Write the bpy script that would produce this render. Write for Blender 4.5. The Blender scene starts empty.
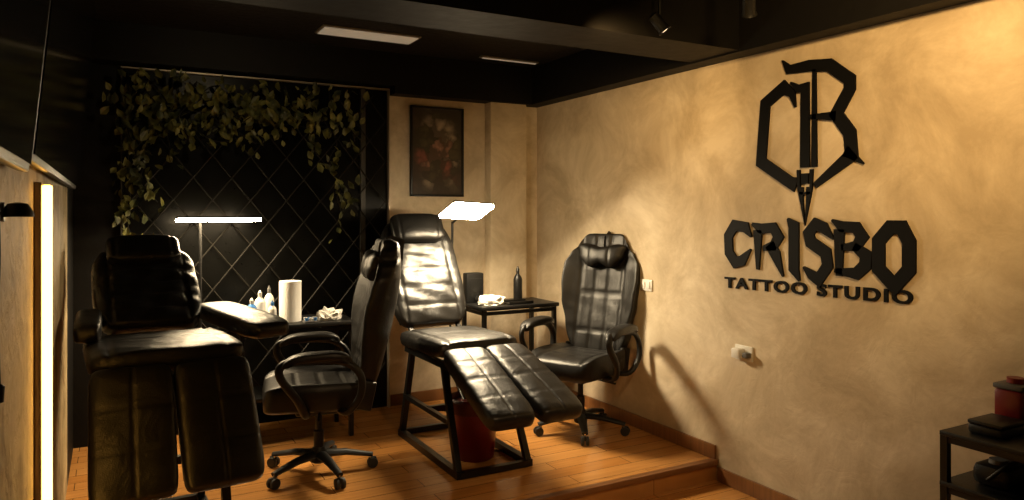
import bpy, bmesh, math, random
from mathutils import Vector, Matrix, Euler
random.seed(7)
S=bpy.context.scene
COL=S.collection
R=math.radians
XR=3.155; YB=5.28; XL=-0.2; ZC=2.65; ZW=2.35; FL=-0.12; YP=3.2
try:
    S.view_settings.view_transform='Standard'; S.view_settings.look='None'
except Exception: pass

# ---------------------------------------------------------------- materials
def nmat(name):
    m=bpy.data.materials.new(name); m.use_nodes=True
    nt=m.node_tree; b=nt.nodes['Principled BSDF']
    return m,nt,b
def simple(name,col,rough=.5,metal=0,spec=.5,emit=None,es=0,bump=0,bs=60,coat=0):
    m,nt,b=nmat(name)
    b.inputs['Base Color'].default_value=(*col,1)
    b.inputs['Roughness'].default_value=rough
    b.inputs['Metallic'].default_value=metal
    b.inputs['Specular IOR Level'].default_value=spec
    b.inputs['Coat Weight'].default_value=coat
    if emit:
        b.inputs['Emission Color'].default_value=(*emit,1)
        b.inputs['Emission Strength'].default_value=es
    tc=nt.nodes.new('ShaderNodeTexCoord')
    n=nt.nodes.new('ShaderNodeTexNoise'); n.inputs['Scale'].default_value=bs
    nt.links.new(tc.outputs['Object'],n.inputs['Vector'])
    mr=nt.nodes.new('ShaderNodeMapRange')
    mr.inputs['To Min'].default_value=max(0,rough-.06); mr.inputs['To Max'].default_value=min(1,rough+.06)
    nt.links.new(n.outputs['Fac'],mr.inputs['Value']); nt.links.new(mr.outputs['Result'],b.inputs['Roughness'])
    if bump:
        bp=nt.nodes.new('ShaderNodeBump'); bp.inputs['Strength'].default_value=bump; bp.inputs['Distance'].default_value=.01
        nt.links.new(n.outputs['Fac'],bp.inputs['Height']); nt.links.new(bp.outputs['Normal'],b.inputs['Normal'])
    return m
def leather(name,col=(.007,.0065,.006),rough=.36,wr=.4,spec=.5):
    m,nt,b=nmat(name)
    b.inputs['Base Color'].default_value=(*col,1)
    b.inputs['Roughness'].default_value=rough
    b.inputs['Specular IOR Level'].default_value=spec
    tc=nt.nodes.new('ShaderNodeTexCoord')
    v=nt.nodes.new('ShaderNodeTexVoronoi'); v.inputs['Scale'].default_value=240
    n=nt.nodes.new('ShaderNodeTexNoise'); n.inputs['Scale'].default_value=6; n.inputs['Detail'].default_value=3; n.inputs['Distortion'].default_value=1.0
    nt.links.new(tc.outputs['Object'],v.inputs['Vector']); nt.links.new(tc.outputs['Object'],n.inputs['Vector'])
    b1=nt.nodes.new('ShaderNodeBump'); b1.inputs['Strength'].default_value=.25; b1.inputs['Distance'].default_value=.002
    b2=nt.nodes.new('ShaderNodeBump'); b2.inputs['Strength'].default_value=wr; b2.inputs['Distance'].default_value=.02
    nt.links.new(v.outputs['Distance'],b1.inputs['Height']); nt.links.new(n.outputs['Fac'],b2.inputs['Height'])
    nt.links.new(b1.outputs['Normal'],b2.inputs['Normal']); nt.links.new(b2.outputs['Normal'],b.inputs['Normal'])
    mr=nt.nodes.new('ShaderNodeMapRange'); mr.inputs['To Min'].default_value=rough-.06; mr.inputs['To Max'].default_value=rough+.12
    nt.links.new(n.outputs['Fac'],mr.inputs['Value']); nt.links.new(mr.outputs['Result'],b.inputs['Roughness'])
    return m
def plaster(name,c1,c2,c3,scale=1.6,rough=.75,bstr=.35,dist=.9):
    m,nt,b=nmat(name)
    tc=nt.nodes.new('ShaderNodeTexCoord')
    n=nt.nodes.new('ShaderNodeTexNoise'); n.inputs['Scale'].default_value=scale; n.inputs['Detail'].default_value=9; n.inputs['Roughness'].default_value=.66; n.inputs['Distortion'].default_value=dist
    nt.links.new(tc.outputs['Object'],n.inputs['Vector'])
    cr=nt.nodes.new('ShaderNodeValToRGB')
    e=cr.color_ramp.elements; e[0].position=.36; e[0].color=(*c1,1); e[1].position=.66; e[1].color=(*c3,1)
    k=e.new(.5); k.color=(*c2,1)
    nt.links.new(n.outputs['Fac'],cr.inputs['Fac']); nt.links.new(cr.outputs['Color'],b.inputs['Base Color'])
    n2=nt.nodes.new('ShaderNodeTexNoise'); n2.inputs['Scale'].default_value=9; n2.inputs['Detail'].default_value=8; n2.inputs['Distortion'].default_value=1.5
    nt.links.new(tc.outputs['Object'],n2.inputs['Vector'])
    bp=nt.nodes.new('ShaderNodeBump'); bp.inputs['Strength'].default_value=bstr; bp.inputs['Distance'].default_value=.02
    nt.links.new(n2.outputs['Fac'],bp.inputs['Height']); nt.links.new(bp.outputs['Normal'],b.inputs['Normal'])
    b.inputs['Roughness'].default_value=rough; b.inputs['Specular IOR Level'].default_value=.25
    return m
def wood(name,c1,c2,gap,rough=.22,rot=0):
    m,nt,b=nmat(name)
    tc=nt.nodes.new('ShaderNodeTexCoord'); mp=nt.nodes.new('ShaderNodeMapping'); mp.inputs['Rotation'].default_value=(0,0,rot)
    nt.links.new(tc.outputs['Object'],mp.inputs['Vector'])
    br=nt.nodes.new('ShaderNodeTexBrick'); br.offset=.37
    br.inputs['Scale'].default_value=1; br.inputs['Brick Width'].default_value=1.2; br.inputs['Row Height'].default_value=.12
    br.inputs['Mortar Size'].default_value=.0018; br.inputs['Color1'].default_value=(*c1,1); br.inputs['Color2'].default_value=(*c2,1); br.inputs['Mortar'].default_value=(*gap,1)
    nt.links.new(mp.outputs['Vector'],br.inputs['Vector'])
    m2=nt.nodes.new('ShaderNodeMapping'); m2.inputs['Scale'].default_value=(1.2,22,1)
    nt.links.new(mp.outputs['Vector'],m2.inputs['Vector'])
    n=nt.nodes.new('ShaderNodeTexNoise'); n.inputs['Scale'].default_value=2.2; n.inputs['Detail'].default_value=6; n.inputs['Distortion'].default_value=.6
    nt.links.new(m2.outputs['Vector'],n.inputs['Vector'])
    mr=nt.nodes.new('ShaderNodeMapRange'); mr.inputs['To Min'].default_value=.6; mr.inputs['To Max'].default_value=1.25
    nt.links.new(n.outputs['Fac'],mr.inputs['Value'])
    mx=nt.nodes.new('ShaderNodeMix'); mx.data_type='RGBA'; mx.blend_type='MULTIPLY'; mx.inputs[0].default_value=1
    nt.links.new(br.outputs['Color'],mx.inputs[6]); nt.links.new(mr.outputs['Result'],mx.inputs[7])
    nt.links.new(mx.outputs[2],b.inputs['Base Color'])
    bp=nt.nodes.new('ShaderNodeBump'); bp.inputs['Strength'].default_value=.12; bp.inputs['Distance'].default_value=.004
    nt.links.new(n.outputs['Fac'],bp.inputs['Height']); nt.links.new(bp.outputs['Normal'],b.inputs['Normal'])
    b.inputs['Roughness'].default_value=rough
    return m

M_leather=leather('black_leather')
M_leather2=leather('black_leather_matte',(.006,.0055,.005),.40,.25,.4)
M_steel=simple('black_powdercoat_steel',(.007,.007,.007),.35,.2,bump=.05,bs=200)
M_plastic=simple('black_plastic',(.007,.007,.007),.42,bump=.08,bs=150,spec=.35)
M_rubber=simple('caster_rubber',(.015,.015,.015),.55)
M_chrome=simple('chrome',(.6,.6,.6),.18,1)
M_plw=plaster('beige_plaster',(.45,.365,.25),(.57,.475,.335),(.72,.625,.475),2.4,.72,.16,.5)
M_plg=plaster('gold_plaster',(.25,.18,.09),(.42,.32,.17),(.55,.43,.25),3.5,.6,.6)
M_blackwall=simple('black_paint',(.005,.0045,.004),.6,bump=.25,bs=14,spec=.2)
M_ceil=simple('black_ceiling_paint',(.010,.008,.006),.65,bump=.5,bs=30,spec=.25)
M_floor=wood('laminate_planks',(.46,.20,.05),(.56,.27,.08),(.12,.05,.015),.2)
M_base=wood('baseboard_wood',(.22,.095,.033),(.25,.11,.04),(.15,.07,.03),.35)
M_white=simple('white_plastic',(.75,.74,.7),.4)
M_cream=simple('lamp_diffuser_added_glow',(.8,.76,.68),.5,emit=(1,.85,.62),es=.14)  # unlit diffuser; faint emission stands in for room light falling on it
M_housing=simple('lamp_housing_cream',(.25,.22,.18),.5)
M_paper=simple('paper',(.85,.83,.78),.85,bump=.3,bs=90)
M_sign=simple('sign_black_acrylic',(.004,.004,.004),.6,spec=.10)
M_red=simple('red_plastic',(.20,.010,.010),.35)
M_bin=simple('bin_plastic_red',(.20,.010,.014),.35)
M_redbag=simple('dark_red_liner',(.10,.006,.008),.4,bump=.4,bs=20)
M_blue=simple('blue_plastic',(.03,.16,.45),.35)
M_grey=simple('grey_plastic',(.10,.10,.10),.5)
M_screen=simple('screen_glass',(.006,.006,.007),.12,spec=.6)
M_lattice=simple('lattice_metal',(.011,.010,.008),.6,spec=.2)
M_frame=simple('window_frame_metal',(.03,.027,.022),.5)
M_glass=simple('dark_window_glass',(.0025,.0025,.0022),.3,spec=.10)
M_trim=simple('aluminium_trim',(.40,.35,.28),.4,.5)
def emis(name,col,st):
    m=bpy.data.materials.new(name); m.use_nodes=True; nt=m.node_tree
    nt.nodes.clear(); o=nt.nodes.new('ShaderNodeOutputMaterial'); e=nt.nodes.new('ShaderNodeEmission')
    e.inputs['Color'].default_value=(*col,1); e.inputs['Strength'].default_value=st
    nt.links.new(e.outputs[0],o.inputs[0]); return m
M_lamp1=emis('lamp_led_a',(1,.76,.45),130)
M_lamp2=emis('lamp_led_b',(1,.79,.50),210)
M_led=emis('led_strip_light',(1,.47,.075),13)
M_bulb=emis('spot_bulb',(1,.7,.4),3)

# ---------------------------------------------------------------- mesh helpers
def empty(name,loc=(0,0,0),rz=0):
    e=bpy.data.objects.new(name,None); e.location=loc; e.rotation_euler=(0,0,rz); e.empty_display_size=.1
    COL.objects.link(e); return e
def obj(name,verts,faces,mat,parent=None,loc=(0,0,0),rot=(0,0,0),smooth=True,merge=0,angle=None):
    me=bpy.data.meshes.new(name); me.from_pydata([tuple(v) for v in verts],[],faces)
    bm=bmesh.new(); bm.from_mesh(me)
    if merge: bmesh.ops.remove_doubles(bm,verts=bm.verts,dist=merge)
    bmesh.ops.recalc_face_normals(bm,faces=bm.faces)
    bm.to_mesh(me); bm.free()
    for p in me.polygons: p.use_smooth=smooth
    if angle:
        try: me.set_sharp_from_angle(angle=R(angle))
        except Exception: pass
    me.materials.append(mat)
    o=bpy.data.objects.new(name,me); o.location=loc; o.rotation_euler=rot; COL.objects.link(o)
    if parent: o.parent=parent
    return o
def box(name,size,loc,mat,parent=None,rot=(0,0,0),bev=0,seg=2):
    bm=bmesh.new(); bmesh.ops.create_cube(bm,size=1)
    for v in bm.verts: v.co=Vector((v.co.x*size[0],v.co.y*size[1],v.co.z*size[2]))
    if bev: bmesh.ops.bevel(bm,geom=list(bm.edges),offset=bev,segments=seg,profile=.5,affect='EDGES')
    me=bpy.data.meshes.new(name); bm.to_mesh(me); bm.free()
    if bev:
        for p in me.polygons: p.use_smooth=True
        try: me.set_sharp_from_angle(angle=R(35))
        except Exception: pass
    me.materials.append(mat)
    o=bpy.data.objects.new(name,me); o.location=loc; o.rotation_euler=rot; COL.objects.link(o)
    if parent: o.parent=parent
    return o
def b2(name,x0,x1,y0,y1,z0,z1,mat,parent=None,bev=0):
    return box(name,(x1-x0,y1-y0,z1-z0),((x0+x1)/2,(y0+y1)/2,(z0+z1)/2),mat,parent,bev=bev)
def catmull(pts,k=6,closed=False):
    P=[Vector(p) for p in pts]; out=[]; n=len(P)
    rng=range(n if closed else n-1)
    for i in rng:
        p0=P[(i-1)%n] if closed or i>0 else P[0]; p1=P[i]; p2=P[(i+1)%n]; p3=P[(i+2)%n] if closed or i+2<n else P[-1]
        for j in range(k):
            t=j/k
            out.append(.5*((2*p1)+(-p0+p2)*t+(2*p0-5*p1+4*p2-p3)*t*t+(-p0+3*p1-3*p2+p3)*t**3))
    if not closed: out.append(P[-1])
    return out
def tube_geo(pts,r,n=10,closed=False,sx=1,sy=1,square=False):
    P=[Vector(p) for p in pts]; m=len(P); vs=[];fs=[]
    def tan(i):
        if closed: a=P[(i+1)%m]-P[(i-1)%m]
        else: a=P[min(i+1,m-1)]-P[max(i-1,0)]
        return a.normalized()
    t=tan(0); up=Vector((0,0,1)) if abs(t.z)<.9 else Vector((1,0,0))
    nrm=(up-t*up.dot(t)).normalized()
    for i in range(m):
        t=tan(i); nrm=(nrm-t*nrm.dot(t)).normalized(); bi=t.cross(nrm)
        rr=r[i] if isinstance(r,(list,tuple)) else r
        for k in range(n):
            a=2*math.pi*k/n+(math.pi/n if square else 0)
            vs.append(P[i]+nrm*math.cos(a)*rr*sy+bi*math.sin(a)*rr*sx)
    for i in range(m if closed else m-1):
        for k in range(n):
            a=i*n+k;b=i*n+(k+1)%n;c=((i+1)%m)*n+(k+1)%n;d=((i+1)%m)*n+k
            fs.append((a,b,c,d))
    if not closed:
        fs.append(tuple(range(n))); fs.append(tuple((m-1)*n+k for k in range(n)))
    return vs,fs
def tube(name,pts,r,mat,parent=None,n=10,closed=False,sx=1,sy=1,smooth=True,loc=(0,0,0),rot=(0,0,0)):
    v,f=tube_geo(pts,r,n,closed,sx,sy); return obj(name,v,f,mat,parent,loc,rot,smooth,angle=50)
def bar(name,a,b,w,mat,parent=None):   # square metal section
    v,f=tube_geo([a,b],w*.7071,4,square=True); return obj(name,v,f,mat,parent,smooth=False)
def lathe(name,prof,mat,parent=None,loc=(0,0,0),rot=(0,0,0),n=28,smooth=True):
    vs=[];fs=[]
    for r,z in prof:
        for k in range(n):
            a=2*math.pi*k/n; vs.append((r*math.cos(a),r*math.sin(a),z))
    for i in range(len(prof)-1):
        for k in range(n): fs.append((i*n+k,i*n+(k+1)%n,(i+1)*n+(k+1)%n,(i+1)*n+k))
    fs.append(tuple(range(n))); fs.append(tuple((len(prof)-1)*n+k for k in range(n)))
    return obj(name,vs,fs,mat,parent,loc,rot,smooth,angle=40)
def interp(tab,v):
    for i in range(len(tab)-1):
        a,b=tab[i],tab[i+1]
        if v<=b[0]:
            t=(v-a[0])/(b[0]-a[0]); t=t*t*(3-2*t) if len(tab)>2 else t
            return a[1]+(b[1]-a[1])*t
    return tab[-1][1]
def pad(name,w,l,t,mat,parent,loc,rot,wf=None,gx=(),gy=(),gd=.012,gxr=None,p=5,corner=.06,fn=None,nu=44,nv=54,wr=.0,gw=.009):
    vs=[];fs=[]
    def sp(k,n):
        q=-1+2*k/n; return .55*q+.45*math.sin(math.pi/2*q)
    rnd=random.uniform(0,9)
    def e(q):
        q=min(1,abs(q)); return (1-q**p)**(1/p)
    for side in (1,-1):
        for j in range(nv+1):
            v=sp(j,nv)
            ww=w/2*(interp(wf,v) if wf else 1)*(1-corner*abs(v)**10)
            for i in range(nu+1):
                u=sp(i,nu); x=u*ww; y=l/2*v*(1-corner*.8*abs(u)**10)
                ee=e(u)*e(v)
                z=side*t/2*ee
                if side==1:
                    g=0
                    for a in gx: g=max(g,math.exp(-((x-a)/gw)**2))
                    for a in gy:
                        if gxr is None or gxr[0]<=x<=gxr[1]: g=max(g,math.exp(-((y-a)/gw)**2))
                    z-=gd*g*min(1,ee*1.2)
                    if wr: z+=wr*ee*(math.sin(31*x+rnd+9*y)*math.sin(23*y-12*x+rnd)+.5*math.sin(57*y+21*x+rnd))
                if fn: x,y,z=fn(x,y,z,u,v)
                vs.append((x,y,z))
    N=(nu+1)*(nv+1)
    for s in (0,1):
        for j in range(nv):
            for i in range(nu):
                a=s*N+j*(nu+1)+i; fs.append((a,a+1,a+nu+2,a+nu+1))
    return obj(name,vs,fs,mat,parent,loc,rot,True,merge=.0006)

# ---------------------------------------------------------------- room shell
b2('floor',XL-.1,XR+.1,-1.7,YB+.1,FL-.1,FL,M_floor)
b2('floor_platform',XL,XR,YP,YB,FL,0,M_floor)
b2('trim_platform_edge',XL,XR,YP-.018,YP+.03,-.03,.004,M_base,bev=.004)
b2('ceiling',XL-.1,XR+.1,-1.7,YB+.1,ZC,ZC+.1,M_ceil)
b2('wall_right',XR,XR+.1,-1.7,YB+.1,FL,ZC,M_plw)
b2('wall_left',XL-.1,XL,-1.7,4.55,FL,ZC,M_plg)
b2('wall_left_end',XL-.1,XL,4.55,YB+.1,FL,ZC,M_blackwall)
b2('wall_front',XL-.1,XR+.1,-1.8,-1.7,FL,ZC,M_blackwall)
b2('wall_back',1.85,XR+.1,YB,YB+.1,FL,ZC,M_plw)
b2('wall_back_dark',XL-.1,1.85,YB,YB+.1,FL,ZC,M_blackwall)
b2('wall_back_pilaster',2.66,2.99,YB-.11,YB,0,ZW,M_plw,bev=.006)
b2('beam_right',XR-.13,XR,-1.7,YB,ZW,ZC,M_blackwall)
b2('beam_back',1.85,XR-.13,YB-.14,YB,ZW,ZC,M_blackwall)
b2('beam_back_window',XL,1.85,YB-.14,YB,2.41,ZC,M_blackwall)
b2('beam_cross',XL,XR-.13,2.9,3.28,2.36,ZC,M_blackwall)
b2('baseboard_right',XR-.018,XR,YP,YB,0,.085,M_base,bev=.003)
b2('baseboard_right_lower',XR-.018,XR,-1.7,YP-.02,FL,FL+.085,M_base,bev=.003)
b2('baseboard_back',1.86,XR-.018,YB-.018,YB,0,.085,M_base,bev=.003)
b2('trim_pilaster_base',2.65,3.0,YB-.125,YB-.11,0,.085,M_base,bev=.003)
w=empty('window_1'); WT=2.385
b2('glass',.075,1.82,YB-.012,YB-.001,.02,WT,M_glass,w)
b2('frame_top',.06,1.84,YB-.05,YB,WT,WT+.009,M_trim,w)
b2('frame_left',.06,.068,YB-.05,YB,.0,WT,M_frame,w)
b2('frame_right',1.833,1.84,YB-.05,YB,.0,WT,M_trim,w)
b2('mullion',1.62,1.655,YB-.04,YB-.012,.02,WT,M_frame,w)
vs=[];fs=[]
x0,x1,z0,z1=.10,1.80,.25,2.33; st=.2
def addbar(a,b):
    v,f=tube_geo([a,b],.005,4); o=len(vs); vs.extend(v); fs.extend([tuple(i+o for i in q) for q in f])
for sgn in (1,-1):
    c=-4
    while c<6:
        pts=[]
        m=1.25*sgn
        for x in (x0,x1):
            z=m*x+c
            if z0<=z<=z1: pts.append((x,z))
        for z in (z0,z1):
            x=(z-c)/m
            if x0<x<x1: pts.append((x,z))
        if len(pts)==2: addbar((pts[0][0],YB-.06-.008*sgn,pts[0][1]),(pts[1][0],YB-.06-.008*sgn,pts[1][1]))
        c+=st*1.5
obj('garden_trellis',vs,fs,M_lattice,smooth=False)

# vine
m,nt,b=nmat('vine_leaves')
oi=nt.nodes.new('ShaderNodeTexCoord'); n=nt.nodes.new('ShaderNodeTexNoise'); n.inputs['Scale'].default_value=9
nt.links.new(oi.outputs['Object'],n.inputs['Vector']); cr=nt.nodes.new('ShaderNodeValToRGB')
cr.color_ramp.elements[0].position=.38; cr.color_ramp.elements[0].color=(.026,.034,.009,1)
cr.color_ramp.elements[1].position=.70; cr.color_ramp.elements[1].color=(.22,.21,.05,1)
nt.links.new(n.outputs['Fac'],cr.inputs['Fac']); nt.links.new(cr.outputs['Color'],b.inputs['Base Color']); b.inputs['Roughness'].default_value=.5
M_leaf=m
vine=empty('hanging_ivy_vine')
lv=[];lf=[]
def leaf(c,sz,rot):
    shp=[(0,-.5,0),(.32,-.15,.08),(.26,.2,.07),(0,.55,-.05),(-.26,.2,.07),(-.32,-.15,.08),(0,0,-.02)]
    o=len(lv)
    for s in shp:
        v=rot@Vector(s)*sz; lv.append(c+v)
    for k in range(6): lf.append((o+6,o+k,o+(k+1)%6))
strands=[]
for i in range(10):
    x=random.uniform(.1,1.0); z=random.uniform(2.05,2.30)
    pts=[(x+k*.12,YB-.1-random.uniform(0,.08),z+random.uniform(-.09,.07)-.02*k) for k in range(5)]
    strands.append(pts)
drops=[(.10,1.05),(.14,.9),(.22,.8),(.30,.55),(.42,.4),(.62,.35),(.85,.38),(1.05,.35),(1.25,.5),(1.40,.95),(1.5,.35)]
for x,L in drops:
    k=int(L/.1)+2
    strands.append([(min(1.75,max(.1,x+random.uniform(-.05,.05))),YB-.11-random.uniform(0,.08),2.33-L*q/(k-1)) for q in range(k)])
sv=[];sf=[]
for s in strands:
    c=catmull(s,4); v,f=tube_geo(c,.004,5); o=len(sv); sv.extend(v); sf.extend([tuple(i+o for i in q) for q in f])
    for p in c:
        for _ in range(2):
            if random.random()<.25: continue
            q=p+Vector((random.gauss(0,.05),-abs(random.gauss(0,.04)),random.gauss(0,.045)))
            if q.z>2.36 or q.y>YB-.07: continue
            rot=Euler((random.uniform(.4,2.2),random.uniform(-.7,.7),random.uniform(-1.2,1.2))).to_matrix()
            leaf(q,random.uniform(.045,.08),rot)
obj('leaves',lv,lf,M_leaf,vine,smooth=False); obj('stems',sv,sf,M_lattice,vine)

# ---------------------------------------------------------------- ceiling fixtures
def batten(name,x,y,L,W):
    e=empty(name,(x,y,ZC))
    box('housing',(L,W,.012),(0,0,-.006),M_housing,e,bev=.003); box('diffuser',(L-.03,W-.03,.008),(0,0,-.014),M_cream,e,bev=.003)
batten('ceiling_light',1.50,4.68,.66,.22)
batten('ceiling_light.001',2.7,4.93,.5,.05)
def spot(name,x,y,z,tgt):
    e=empty(name,(x,y,0))
    lathe('ceiling_rose',[(.045,ZC-.02),(.045,ZC)],M_plastic,e)
    tube('drop_rod',[(0,0,ZC-.02),(0,0,z+.03)],.008,M_plastic,e)
    d=(Vector(tgt)-Vector((x,y,z))).normalized(); q=d.to_track_quat('-Z','Y').to_euler()
    lathe('lamp_head',[(.018,.06),(.028,.05),(.03,-.03),(.036,-.045),(.032,-.045),(.024,-.02)],M_plastic,e,(0,0,z),q)
    lathe('bulb',[(.0,-.026),(.016,-.03),(.022,-.036),(.016,-.042),(0,-.044)],M_bulb,e,(0,0,z),q)
spot('ceiling_spotlight',2.38,2.80,2.40,(3.15,2.3,1.2))
spot('ceiling_spotlight.001',2.46,2.3,2.38,(3.1,2.9,1.2))

# ---------------------------------------------------------------- left wall things
def tv(name,y0,y1,z0,z1,lean):
    e=empty(name,(XL+.028,(y0+y1)/2,z0)); h=z1-z0; L=y1-y0; e.rotation_euler=(0,lean,0)
    box('casing',(.026,L,h),(0,0,h/2),M_plastic,e,bev=.006)
    box('screen',(.004,L-.03,h-.035),(.0145,0,h/2),M_screen,e)
    box('wall_bracket',(.03,.3,.1),(-.018,0,.06),M_steel,e)
tv('wall_television',2.02,4.5,1.59,2.55,R(5.5))
tv('wall_television.001',.55,1.95,1.56,2.55,R(5.5))
e=empty('led_strip_light_tube',(XL,2.62,0))
box('channel',(.02,.05,1.56),(.01,0,.78),M_trim,e,bev=.003); box('led_diffuser',(.026,.030,1.55),(.033,0,.777),M_led,e,bev=.006)
e=empty('wall_lamp',(XL,1.80,1.47))
lathe('mount',[(.02,0),(.02,.012)],M_plastic,e,rot=(0,R(90),0))
tube('arm',catmull([(.01,0,0),(.02,0,.012),(.032,0,.012)],5),.005,M_plastic,e)
lathe('dome',[(.004,.02),(.018,.017),(.028,.0),(.030,-.01),(.026,-.01),(.012,.0)],M_plastic,e,(.034,0,-.0))
tube('cord',catmull([(.008,-.08,.08),(.012,-.08,-.08),(.010,-.09,-.2),(.012,-.08,-.34)],6),.0025,M_plastic,e)
lathe('plug',[(.007,-.02),(.009,.01),(.004,.015)],M_plastic,e,(.012,-.08,-.35))

# ---------------------------------------------------------------- tattoo beds
def bed(name,loc,seat_z,leg_ang,leg_len,back_ang,back_len,arms,W=.54,WB=.54,skw=.44,seams=3,rz=0):
    e=empty(name,loc,rz)
    sy0,sy1=-.28,.40; sc=(sy0+sy1)/2; g=WB*.35
    pad('seat_cushion',W,sy1-sy0,.115,M_leather,e,(0,sc,seat_z-.055),(R(-2),0,0),gx=(-W*.37,W*.37),gy=(0,),gd=.009,wr=.0016)
    ca,sa=math.cos(back_ang),math.sin(back_ang)
    def atb(d,n=0,x=0): return (x,sy1+.02+ca*d-sa*n,seat_z-.01+sa*d+ca*n)
    pad('back_cushion',WB,back_len,.12,M_leather,e,atb(back_len/2),(back_ang,0,0),wf=[(-1,.92),(-.3,1),(.5,1),(1,.88)],gx=(-g,g),gy=[-back_len/2+back_len*k/6 for k in range(1,6)],gxr=(-g,g),gd=.009,wr=.0045,corner=.12)
    pad('head_pillow',WB*.72,.22,.10,M_leather,e,atb(back_len-.09,.085),(back_ang,0,0),corner=.2,p=3,gx=(-.14,.14),gd=.005)
    box('back_panel',(WB-.12,back_len-.1,.025),atb(back_len/2,-.07),M_steel,e,(back_ang,0,0),bev=.008)
    cl,sl=math.cos(leg_ang),math.sin(leg_ang)
    y0,z0=sy0-.015,seat_z-.06; lx=W/4+.002
    for k,sx in enumerate((-1,1)):
        c=(sx*lx,y0-cl*leg_len/2,z0-sl*leg_len/2)
        pad(f'leg_cushion_{k+1}',W/2-.004,leg_len,.11,M_leather,e,c,(leg_ang,R(0),R(sx*2.0)),gx=(0,),gy=[-leg_len/2+leg_len*q/(seams+1) for q in range(1,seams+1)],gd=.005,gw=.006,wr=.0012,corner=.07)
        bar(f'leg_support_{k+1}',(sx*lx,y0+.05,z0-.06),(sx*lx,y0-cl*leg_len*.85+sl*.07*-1,z0-sl*leg_len*.85-.06) if sl<.6 else (sx*lx,y0-cl*leg_len*.8+.07,z0-sl*leg_len*.8-.05),.03,M_steel,e)
    hx=skw/2; tz=seat_z-.14
    for sx in (-1,1):
        nm='r' if sx>0 else 'l'
        bar('top_rail_'+nm,(sx*.2,sy0,tz),(sx*.2,sy1,tz),.035,M_steel,e)
        bar('floor_skid_'+nm,(sx*hx,-.47+(.15 if rz else 0),.022),(sx*hx,.46,.022),.04,M_steel,e)
        bar('front_leg_'+nm,(sx*hx,-.44+(.15 if rz else 0),.035),(sx*.2,-.2,tz),.035,M_steel,e)
        bar('rear_leg_'+nm,(sx*hx,.43,.035),(sx*.2,.3,tz),.035,M_steel,e)
        bar('side_brace_'+nm,(sx*hx,.38,tz*.48),(sx*hx*.98,-.31+(.07 if rz else 0),tz*.48),.028,M_steel,e)
        bar('back_strut_'+nm,(sx*.17,.3,tz),(sx*.17,sy1+ca*back_len*.5+sa*.07,seat_z+sa*back_len*.5-.06),.026,M_steel,e)
    for nm,y,z,x in (('front_floor',-.46+(.15 if rz else 0),.022,hx),('rear_floor',.45,.022,hx),('front_top',-.2,tz,.2),('rear_top',.3,tz,.2),('mid',0,tz*.48,hx)):
        bar('cross_'+nm,(-x,y,z),(x,y,z),.034,M_steel,e)
    tube('gas_strut',[(0,-.1,tz*.5),(0,.25,tz)],.018,M_chrome,e)
    for k,(ax,ay,az,yaw,al,aw) in enumerate(arms):
        pad(f'arm_cushion_{k+1}',aw,al,.10,M_leather,e,(ax,ay,az),(R(2),0,yaw),corner=.14,gx=(),wr=.001,nu=26,nv=34,p=4)
        bar(f'arm_post_{k+1}',(ax,ay,az-.04),(math.copysign(.2,ax),ay,tz),.03,M_steel,e)
    return e
bed('tattoo_chair',(1.90,4.10,0),.72,R(20),.70,R(58),.80,[])
bed('tattoo_chair.001',(.205,3.55,0),.91,R(56),.52,R(31),.66,[(.39,.33,.93,R(11),.80,.2),(-.275,.33,.95,R(-3),.5,.11)],W=.60,WB=.50,seams=2,rz=R(3))

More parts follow.
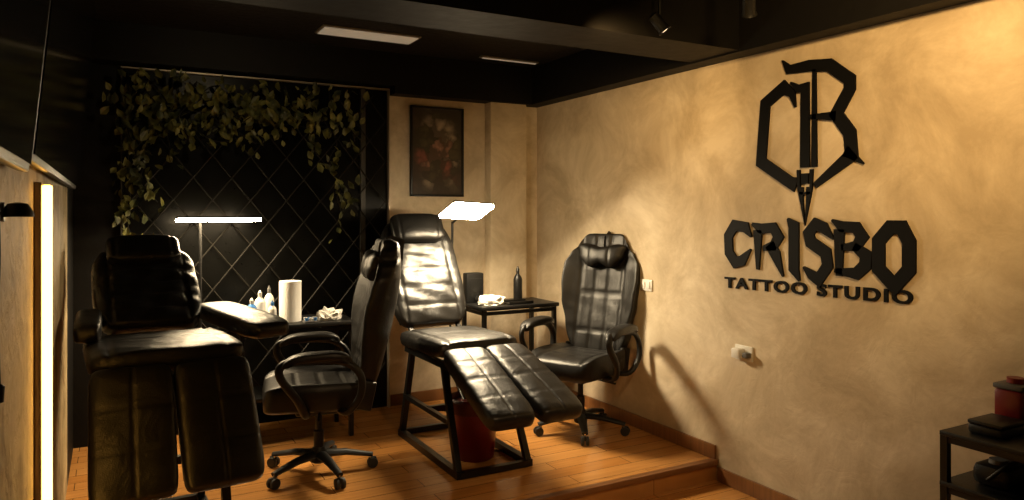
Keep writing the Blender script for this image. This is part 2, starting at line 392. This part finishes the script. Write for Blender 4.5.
# ---------------------------------------------------------------- gaming chairs
def gaming(name,loc,rz):
    e=empty(name,loc,rz)
    lathe('hub',[(.03,.06),(.045,.07),(.045,.12),(.032,.15)],M_plastic,e)
    for k in range(5):
        a=2*math.pi*k/5+.3; c,s=math.cos(a),math.sin(a)
        v,f=tube_geo([(c*.03,s*.03,.11),(c*.15,s*.15,.105),(c*.30,s*.30,.075)],[.034,.028,.02],8,sx=1.0,sy=.7)
        obj(f'base_arm_{k+1}',v,f,M_plastic,e,angle=50)
        tube(f'caster_stem_{k+1}',[(c*.29,s*.29,.085),(c*.29,s*.29,.05)],.01,M_chrome,e)
        for q in (-1,1):
            lathe(f'caster_wheel_{k+1}_{"a" if q>0 else "b"}',[(.02,-.01),(.028,-.008),(.03,0),(.028,.008),(.02,.01)],M_rubber,e,(c*.30-s*.016*q,s*.30+c*.016*q,.03),(R(90),0,a),n=20)
        box(f'caster_hood_{k+1}',(.045,.018,.03),(c*.30,s*.30,.048),M_plastic,e,(0,0,a),bev=.006)
    lathe('gas_cylinder',[(.028,.12),(.028,.24),(.018,.245),(.018,.37)],M_plastic,e)
    box('tilt_mechanism',(.2,.26,.05),(0,0,.375),M_plastic,e,bev=.012)
    tube('tilt_lever',[(.08,0,.37),(.27,-.02,.36)],.007,M_plastic,e)
    def sf(x,y,z,u,v):
        z+= .05*abs(u)**4*(1 if z>-.02 else .3)-.02*max(0,-v)**3
        return x,y,z
    pad('seat_cushion',.54,.54,.15,M_leather2,e,(0,-.03,.46),(R(-2),0,0),wf=[(-1,.92),(0,1),(1,.9)],gx=(-.165,.165),gy=(-.1,.03,.15),gxr=(-.165,.165),gd=.011,fn=sf,corner=.12,wr=.001)
    th=R(77); L=.86
    c0=(0,.235,.47)
    def at(d,n=0): return (0,c0[1]+math.cos(th)*d-math.sin(th)*n,c0[2]+math.sin(th)*d+math.cos(th)*n)
    def bf(x,y,z,u,v):
        z+=.105*abs(u)**3*math.exp(-((v-.1)/.8)**2)-.02*(1-v*v)+.03*max(0,v)**2
        return x,y,z
    pad('backrest',.60,L,.12,M_leather2,e,at(L/2),(th,0,0),wf=[(-1,.74),(-.55,.84),(-.15,.95),(.25,1.0),(.5,.99),(.70,.86),(.80,.70),(.92,.66),(1,.60)],
        gx=(-.165,-.055,.055,.165),gy=[-.26,.0,.2],gxr=(-.165,.165),gd=.011,fn=bf,corner=.15,wr=.0015)
    pad('head_pillow',.36,.19,.11,M_leather2,e,at(L-.17,.09),(th,0,0),wf=[(-1,.65),(0,.95),(1,1.08)],p=3,corner=.25,gx=(-.07,.07),gd=.006,
        fn=lambda x,y,z,u,v:(x,y*(1-.4*(1-abs(u))),z))
    tube('pillow_strap',[at(L-.1,.06),at(L-.04,.065),at(L+.005,.02),at(L,-.04),at(L-.15,-.06)],.012,M_leather2,e,sx=1.6,sy=.3,n=8)
    for sx in (-1,1):
        nm='r' if sx>0 else 'l'
        box('back_hinge_'+nm,(.022,.12,.16),(sx*.215,.22,.47),M_plastic,e,(R(-12),0,0),bev=.01)
        loop=catmull([(sx*.22,.10,.40),(sx*.30,.13,.41),(sx*.335,.19,.5),(sx*.335,.19,.61),(sx*.33,.10,.685),(sx*.325,-.08,.70),(sx*.325,-.2,.685),(sx*.33,-.215,.62),(sx*.335,-.13,.5),(sx*.30,-.09,.41),(sx*.22,-.08,.40)],5)
        tube('arm_loop_'+nm,loop,.021,M_plastic,e,n=10,sx=1.1,sy=.85)
        pad('arm_pad_'+nm,.10,.36,.055,M_leather2,e,(sx*.325,-.03,.715),(R(2),0,0),corner=.3,p=3,nu=16,nv=30,
            fn=lambda x,y,z,u,v:(x,y,z-.035*v**4))
    return e
gaming('gaming_chair',(2.76,4.05,0),R(-64))
gaming('gaming_chair.001',(1.03,4.12,0),R(-100))

# ---------------------------------------------------------------- lamps
def desk_lamp(name,base,top,panel_c,psize,prot,mat):
    e=empty(name,base)
    bz=base[2]
    lathe('base',[(.09,0),(.09,.012),(.02,.02),(.012,.03)],M_plastic,e)
    tx,ty,tz=top[0]-base[0],top[1]-base[1],top[2]-bz
    tube('pole',[(0,0,.02),(tx,ty,tz)],.009,M_plastic,e)
    pc=Vector(panel_c)-Vector(base)
    tube('joint_arm',[(tx,ty,tz-.01),pc+Vector((0,0,.012))],.008,M_plastic,e)
    pr=empty('panel',pc); pr.rotation_euler=prot; pr.parent=e
    box('panel_housing',(psize[0],psize[1],.012),(0,0,.007),M_plastic,pr,bev=.005)
    bm=bmesh.new(); bmesh.ops.create_cube(bm,size=1)
    for v in bm.verts: v.co=Vector((v.co.x*(psize[0]-.008),v.co.y*(psize[1]-.008),v.co.z*.014))
    bmesh.ops.bevel(bm,geom=[ed for ed in bm.edges if abs((ed.verts[0].co-ed.verts[1].co).z)>.005],offset=.03,segments=6,profile=.5,affect='EDGES')
    me=bpy.data.meshes.new('panel_diffuser'); bm.to_mesh(me); bm.free(); me.materials.append(mat)
    o=bpy.data.objects.new('panel_diffuser',me); o.location=(0,0,-.005); COL.objects.link(o); o.parent=pr
desk_lamp('floor_lamp',(.50,4.98,0),(.50,4.98,1.41),(.60,4.90,1.425),(.5,.17),(R(-4),0,0),M_lamp1)
desk_lamp('floor_lamp.001',(2.22,5.0,0),(2.16,4.80,1.40),(2.12,4.48,1.48),(.33,.24),(R(-24),R(3),R(7)),M_lamp2)

# ---------------------------------------------------------------- tables
def table(name,x0,x1,y0,y1,h,shelf=None):
    e=empty(name,((x0+x1)/2,(y0+y1)/2,0)); w=(x1-x0)/2; d=(y1-y0)/2
    box('top',(2*w,2*d,.028),(0,0,h-.014),M_plastic,e,bev=.006)
    for k,(sx,sy) in enumerate(((-1,-1),(1,-1),(1,1),(-1,1))):
        bar(f'leg_{k+1}',(sx*(w-.03),sy*(d-.03),0),(sx*(w-.03),sy*(d-.03),h-.028),.028,M_steel,e)
    for k,(a,b_) in enumerate((((-1,-1),(1,-1)),((-1,1),(1,1)),((-1,-1),(-1,1)),((1,-1),(1,1)))):
        bar(f'apron_{k+1}',(a[0]*(w-.03),a[1]*(d-.03),h-.05),(b_[0]*(w-.03),b_[1]*(d-.03),h-.05),.024,M_steel,e)
    if shelf: box('shelf',(2*w-.06,2*d-.06,.02),(0,0,shelf),M_plastic,e,bev=.004)
    return e
table('work_table',.68,1.42,4.68,5.1,.76,.3)
table('side_table',2.28,2.92,4.56,4.95,.80,.35)
def roll(name,x,y,z,r,h):
    lathe(name,[(.02,0),(r,0),(r,h),(.022,h),(.02,h-.01)],M_paper,None,(x,y,z))
roll('paper_towel_roll',1.03,4.86,.76,.07,.26)
def bottle(name,x,y,z,r,h,mb,mc):
    e=empty(name,(x,y,z))
    lathe('body',[(r*.9,0),(r,.008),(r,h*.62),(r*.8,h*.7),(r*.35,h*.78),(r*.3,h*.8)],mb,e,n=20)
    lathe('cap',[(r*.36,h*.78),(r*.38,h*.92),(r*.2,h*.95),(r*.12,h)],mc,e,n=16)
bottle('spray_bottle',.84,4.86,.76,.035,.21,M_white,M_white)
bottle('spray_bottle.001',.91,4.93,.76,.03,.23,M_white,M_grey)
bottle('soap_bottle',.78,4.80,.76,.032,.17,M_blue,M_white)
bottle('spray_bottle.002',.90,4.77,.76,.026,.15,M_white,M_blue)
bottle('pump_bottle',2.70,4.80,.80,.034,.26,M_plastic,M_plastic)
def crumple(name,x,y,z,s,mat,seed):
    random.seed(seed); bm=bmesh.new(); bmesh.ops.create_icosphere(bm,subdivisions=3,radius=1)
    for v in bm.verts:
        k=1+random.uniform(-.22,.22)+.2*math.sin(5*v.co.x+seed)*math.cos(4*v.co.y)
        v.co=Vector((v.co.x*s[0]*k,v.co.y*s[1]*k,max(0,(v.co.z+.55)*s[2]*k)))
    me=bpy.data.meshes.new(name); bm.to_mesh(me); bm.free(); me.materials.append(mat)
    o=bpy.data.objects.new(name,me); o.location=(x,y,z); COL.objects.link(o)
crumple('crumpled_tissue',1.26,4.80,.76,(.08,.05,.045),M_paper,3)
crumple('folded_towel',2.42,4.68,.80,(.10,.07,.04),M_paper,5)
e=empty('ink_cap_tray',(1.13,4.735,.76))
box('tray',(.09,.07,.012),(0,0,.006),M_grey,e,bev=.003)
for k in range(6): lathe(f'ink_cap_{k+1}',[(.008,0),(.012,.018),(.009,.018),(.007,.006)],M_white if k%2 else M_blue,e,(-.028+.028*(k%3),-.016+.032*(k//3),.012),n=12)
e=empty('power_supply_box',(2.36,4.87,.80))
box('case',(.14,.08,.22),(0,0,.11),M_plastic,e,bev=.012); box('face',(.1,.004,.1),(0,-.042,.13),M_plastic,e,bev=.001)
lathe('knob',[(.018,0),(.016,.02)],M_plastic,e,(0,-.044,.04),(R(90),0,0),n=18)
e=empty('small_tray',(2.62,4.66,.80)); box('tray_base',(.2,.12,.008),(0,0,.004),M_steel,e,bev=.002)
for nm,a in (('rim_a',(0,.058)),('rim_b',(0,-.058))): box(nm,(.2,.006,.02),(a[0],a[1],.012),M_steel,e,bev=.002)

e=empty('waste_bin',(1.92,3.95,0))
lathe('bucket',[(.0,0),(.115,0),(.12,.01),(.15,.33),(.157,.335),(.157,.345),(.145,.345),(.115,.02),(0,.018)],M_bin,e,n=32)
lathe('liner',[(.158,.28),(.162,.35),(.15,.365),(.14,.33)],M_redbag,e,n=32)

# framed painting: dark still life with muted blossoms
m,nt,b=nmat('floral_painting')
tc=nt.nodes.new('ShaderNodeTexCoord')
vo=nt.nodes.new('ShaderNodeTexVoronoi'); vo.inputs['Scale'].default_value=11
nz=nt.nodes.new('ShaderNodeTexNoise'); nz.inputs['Scale'].default_value=14; nz.inputs['Detail'].default_value=3
nt.links.new(tc.outputs['Object'],nz.inputs['Vector'])
mxv=nt.nodes.new('ShaderNodeMix'); mxv.data_type='RGBA'; mxv.inputs[0].default_value=.12
nt.links.new(tc.outputs['Object'],mxv.inputs[6]); nt.links.new(nz.outputs['Color'],mxv.inputs[7]); nt.links.new(mxv.outputs[2],vo.inputs['Vector'])
hs=nt.nodes.new('ShaderNodeSeparateColor'); nt.links.new(vo.outputs['Color'],hs.inputs[0])
cr=nt.nodes.new('ShaderNodeValToRGB'); cr.color_ramp.interpolation='CONSTANT'; el=cr.color_ramp.elements
el[0].position=0; el[0].color=(.10,.085,.04,1); el[1].position=.76; el[1].color=(.75,.60,.42,1)
k=el.new(.2); k.color=(.42,.12,.08,1); k=el.new(.42); k.color=(.16,.15,.06,1); k=el.new(.58); k.color=(.60,.30,.20,1)
nt.links.new(hs.outputs[0],cr.inputs['Fac'])
pt=nt.nodes.new('ShaderNodeMapRange'); pt.inputs['From Min'].default_value=.1; pt.inputs['From Max'].default_value=.6; pt.inputs['To Min'].default_value=.8; pt.inputs['To Max'].default_value=.08
nt.links.new(vo.outputs['Distance'],pt.inputs['Value'])
gr=nt.nodes.new('ShaderNodeVectorMath'); gr.operation='LENGTH'; mp=nt.nodes.new('ShaderNodeMapping'); mp.inputs['Scale'].default_value=(4.4,1,3.0)
nt.links.new(tc.outputs['Object'],mp.inputs['Vector']); nt.links.new(mp.outputs['Vector'],gr.inputs[0])
mr=nt.nodes.new('ShaderNodeMapRange'); mr.inputs['From Min'].default_value=.45; mr.inputs['From Max'].default_value=.95; mr.inputs['To Min'].default_value=1; mr.inputs['To Max'].default_value=.06
nt.links.new(gr.outputs['Value'],mr.inputs['Value'])
mu=nt.nodes.new('ShaderNodeMath'); mu.operation='MULTIPLY'; nt.links.new(pt.outputs['Result'],mu.inputs[0]); nt.links.new(mr.outputs['Result'],mu.inputs[1])
mxc=nt.nodes.new('ShaderNodeMix'); mxc.data_type='RGBA'; nt.links.new(mu.outputs[0],mxc.inputs[0]); mxc.inputs[6].default_value=(.026,.018,.013,1)
nt.links.new(cr.outputs['Color'],mxc.inputs[7]); nt.links.new(mxc.outputs[2],b.inputs['Base Color']); b.inputs['Roughness'].default_value=.4
e=empty('framed_painting',(2.24,YB,1.94))
box('canvas',(.42,.012,.67),(0,-.012,0),m,e)
for nm,sz,lc in (('frame_l',(.018,.028,.70),(-.215,-.014,0)),('frame_r',(.018,.028,.70),(.215,-.014,0)),('frame_t',(.448,.028,.018),(0,-.014,.341)),('frame_b',(.448,.028,.018),(0,-.014,-.341))):
    box(nm,sz,lc,M_plastic,e,bev=.003)

e=empty('wall_socket',(XR,2.98,.67))
box('plate',(.012,.13,.085),(-.006,0,0),M_white,e,bev=.004); box('adapter',(.05,.06,.055),(-.035,.02,0),M_white,e,bev=.008)
box('plug',(.04,.035,.03),(-.03,-.04,-.004),M_grey,e,bev=.006)
e=empty('light_switch',(XR,3.84,.98))
box('plate',(.010,.12,.075),(-.005,0,0),M_white,e,bev=.003); box('rocker_a',(.008,.035,.045),(-.012,-.025,0),M_white,e,bev=.002); box('rocker_b',(.008,.035,.045),(-.012,.025,0),M_white,e,bev=.002)

# ---------------------------------------------------------------- wall sign
sign=empty('wall_sign',(XR,3.14,0))
def prism(name,polys,dep=.012):
    vs=[];fs=[]
    for P in polys:
        o=len(vs); n=len(P)
        for s,t in P: vs.append((-dep,-s,t))
        for s,t in P: vs.append((0,-s,t))
        fs.append(tuple(o+i for i in range(n))); fs.append(tuple(o+n+i for i in range(n)))
        for i in range(n): fs.append((o+i,o+(i+1)%n,o+n+(i+1)%n,o+n+i))
    return obj(name,vs,fs,M_sign,sign,smooth=False)
def ribbon(pts,w,closed=False):
    P=[Vector(p) for p in pts]; n=len(P); L=[];Rr=[]
    ws=w if isinstance(w,(list,tuple)) else [w]*n
    for i in range(n):
        if closed or 0<i<n-1:
            a=(P[i]-P[(i-1)%n]).normalized(); b=(P[(i+1)%n]-P[i]).normalized()
            na=Vector((-a.y,a.x)); nb=Vector((-b.y,b.x)); m=(na+nb).normalized(); k=1/max(.5,m.dot(na))
        else:
            a=(P[1]-P[0] if i==0 else P[-1]-P[-2]).normalized(); m=Vector((-a.y,a.x)); k=1
        L.append(P[i]+m*ws[i]/2*k); Rr.append(P[i]-m*ws[i]/2*k)
    out=[]
    for i in range(n if closed else n-1):
        j=(i+1)%n; out.append([tuple(L[i]),tuple(L[j]),tuple(Rr[j]),tuple(Rr[i])])
    return out
cw=.062
prism('letter_c',ribbon([(.215,1.33),(.175,1.383),(.09,1.393),(.042,1.33),(.047,1.235),(.095,1.18),(.15,1.195),(.210,1.26)],[.010,.06,cw,cw,cw,cw,.06,.010]))
prism('letter_r',ribbon([(.262,1.15),(.262,1.37)],[.02,.062])+ribbon([(.22,1.405),(.28,1.378),(.37,1.385),(.405,1.335),(.37,1.285),(.30,1.27)],[.015,.056,.056,.06,.054,.03])+ribbon([(.345,1.295),(.385,1.24),(.435,1.125)],[.065,.065,.010]))
prism('letter_i',ribbon([(.465,1.435),(.505,1.40),(.505,1.17),(.54,1.11)],[.012,.064,.064,.010]))
prism('letter_s',ribbon([(.745,1.335),(.69,1.39),(.64,1.408),(.597,1.36),(.61,1.315),(.70,1.265),(.711,1.20),(.655,1.125),(.61,1.15),(.565,1.185)],[.010,.058,.058,.06,.064,.064,.06,.058,.05,.010]))
prism('letter_b',ribbon([(.777,1.155),(.777,1.385)],[.035,.06])+ribbon([(.735,1.43),(.79,1.398),(.87,1.395),(.903,1.35),(.87,1.305),(.79,1.295)],[.012,.054,.056,.058,.05,.03])+ribbon([(.86,1.305),(.922,1.265),(.918,1.215),(.87,1.172),(.75,1.18)],[.04,.06,.062,.058,.02]))
prism('letter_o',ribbon([(.987,1.335),(1.045,1.40),(1.10,1.40),(1.135,1.335),(1.135,1.21),(1.065,1.13),(.987,1.205)],.064,True))
prism('emblem_c',ribbon([(.515,2.02),(.495,2.09),(.44,2.135),(.315,2.065),(.285,1.745),(.50,1.615),(.525,1.645)],[.008,.04,.066,.066,.066,.062,.02]))
prism('emblem_flag',ribbon([(.43,2.28),(.47,2.225),(.60,2.222),(.72,2.205),(.835,2.115),(.835,2.07),(.76,1.955),(.835,1.855),(.845,1.745),(.635,1.605)],[.006,.045,.060,.064,.062,.062,.066,.068,.068,.03])
      +ribbon([(.60,1.96),(.76,1.945)],[.02,.05])+ribbon([(.81,1.77),(.91,1.70)],[.06,.006]))
prism('emblem_stem',ribbon([(.485,2.155),(.53,2.115),(.575,2.115),(.575,1.70)],[.008,.04,.05,.058])+ribbon([(.632,2.20),(.632,1.70)],[.02,.032]))
prism('emblem_nib',[[(.525,1.69),(.545,1.69),(.545,1.60),(.565,1.60),(.565,1.52),(.575,1.40),(.53,1.59)],[(.625,1.69),(.605,1.69),(.605,1.60),(.585,1.60),(.585,1.52),(.575,1.40),(.62,1.59)],
      [(.555,1.67),(.595,1.67),(.595,1.615),(.555,1.615)],[(.54,1.575),(.61,1.575),(.61,1.56),(.54,1.56)]])
cu=bpy.data.curves.new('t','FONT'); cu.body='TATTOO STUDIO'; cu.size=.1; cu.extrude=.09; cu.space_character=1.18; cu.offset=.003
to=bpy.data.objects.new('t',cu); COL.objects.link(to); bpy.context.view_layer.update()
me=bpy.data.meshes.new_from_object(to.evaluated_get(bpy.context.evaluated_depsgraph_get()))
bpy.data.objects.remove(to)
xs=[v.co.x for v in me.vertices]; ys=[v.co.y for v in me.vertices]; zs=[v.co.z for v in me.vertices]
for v in me.vertices:
    s=(v.co.x-min(xs))/(max(xs)-min(xs))*1.14+.012; t=(v.co.y-min(ys))/(max(ys)-min(ys))*.064+1.028+.022*s
    d=.01*(v.co.z-min(zs))/(max(zs)-min(zs)); v.co=Vector((-d,-s,t))
me.materials.clear(); me.materials.append(M_sign)
o=bpy.data.objects.new('subtitle_text',me); COL.objects.link(o); o.parent=sign

# ---------------------------------------------------------------- utility cart
cart=empty('utility_cart',(2.90,1.36,FL)); e=cart
w,d=.2,.22
for k,(sx,sy) in enumerate(((-1,-1),(1,-1),(1,1),(-1,1))):
    bar(f'post_{k+1}',(sx*w,sy*d,.04),(sx*w,sy*d,.77),.026,M_steel,e)
    lathe(f'foot_{k+1}',[(.018,0),(.02,.04)],M_rubber,e,(sx*w,sy*d,0),n=14)
for k,z in enumerate((.15,.59,.775)):
    box(f'shelf_{k+1}',(2*w+.03,2*d+.03,.018),(0,0,z),M_plastic,e,bev=.004)
    for q,(sx,sy,lx,ly) in enumerate(((0,-1,2*w,.01),(0,1,2*w,.01),(-1,0,.01,2*d),(1,0,.01,2*d))):
        box(f'rim_{k+1}_{q+1}',(lx+.01,ly+.002,.035),(sx*w,sy*d,z-.015),M_steel,e,bev=.002)
pm=empty('air_pump',(-.04,.10,.599)); pm.parent=cart
box('body',(.2,.13,.08),(0,0,.04),M_plastic,pm,bev=.025,); lathe('dial',[(.03,0),(.028,.015)],M_grey,pm,(-.04,0,.08),n=20)
tube('hose',catmull([(.05,0,.07),(.08,-.03,.12),(0,-.07,.11),(-.08,-.05,.09),(-.11,.0,.03)],6),.007,M_plastic,pm)
zt=FL+.784
e=empty('sharps_container',(3.0,1.49,zt)); box('bin',(.12,.1,.14),(0,0,.07),M_red,e,bev=.012); box('lid',(.125,.105,.02),(0,0,.15),M_grey,e,bev=.006); lathe('cap',[(.03,0),(.03,.02)],M_red,e,(0,0,.16),n=18)
e=empty('small_black_case',(2.83,1.47,zt)); box('body',(.16,.12,.035),(0,0,.0175),M_plastic,e,bev=.01); box('lid',(.162,.122,.016),(0,0,.042),M_plastic,e,bev=.006)

# ---------------------------------------------------------------- lights
def spotl(name,loc,tgt,en,col,ang=90,blend=.8,sz=.05):
    l=bpy.data.lights.new(name,'SPOT'); l.energy=en; l.color=col; l.spot_size=R(ang); l.spot_blend=blend; l.shadow_soft_size=sz
    o=bpy.data.objects.new(name,l); o.location=loc; o.rotation_euler=(Vector(tgt)-Vector(loc)).to_track_quat('-Z','Y').to_euler(); COL.objects.link(o)
W1=(1,.61,.23)
spotl('track_spot_light',(1.75,1.1,2.5),(3.155,2.0,2.15),180,W1,90,1,.08)
spotl('track_spot_light.001',(2.0,2.75,2.3),(3.155,3.9,1.9),55,W1,86,1,.08)
spotl('fill_spot_platform',(1.3,.6,2.55),(1.9,3.7,.0),100,(1,.62,.30),48,1,.1)  # unseen fill light added to brighten the platform floor
spotl('fill_spot_vine',(.7,3.7,2.5),(.7,5.2,2.15),8,(1,.78,.45),80,1,.05)  # weak helper light added to lift the vine leaves, no fixture modelled
wd=bpy.data.worlds.new('world'); S.world=wd; wd.use_nodes=True
wd.node_tree.nodes['Background'].inputs[0].default_value=(.9,.6,.35,1); wd.node_tree.nodes['Background'].inputs[1].default_value=.01

cam=bpy.data.cameras.new('camera'); co=bpy.data.objects.new('camera',cam); COL.objects.link(co)
co.location=(0,0,1.47); co.rotation_euler=(R(90),0,R(-28.9)); cam.lens=25.6; cam.sensor_width=36; cam.shift_y=-38/1024; cam.clip_start=.02
S.camera=co
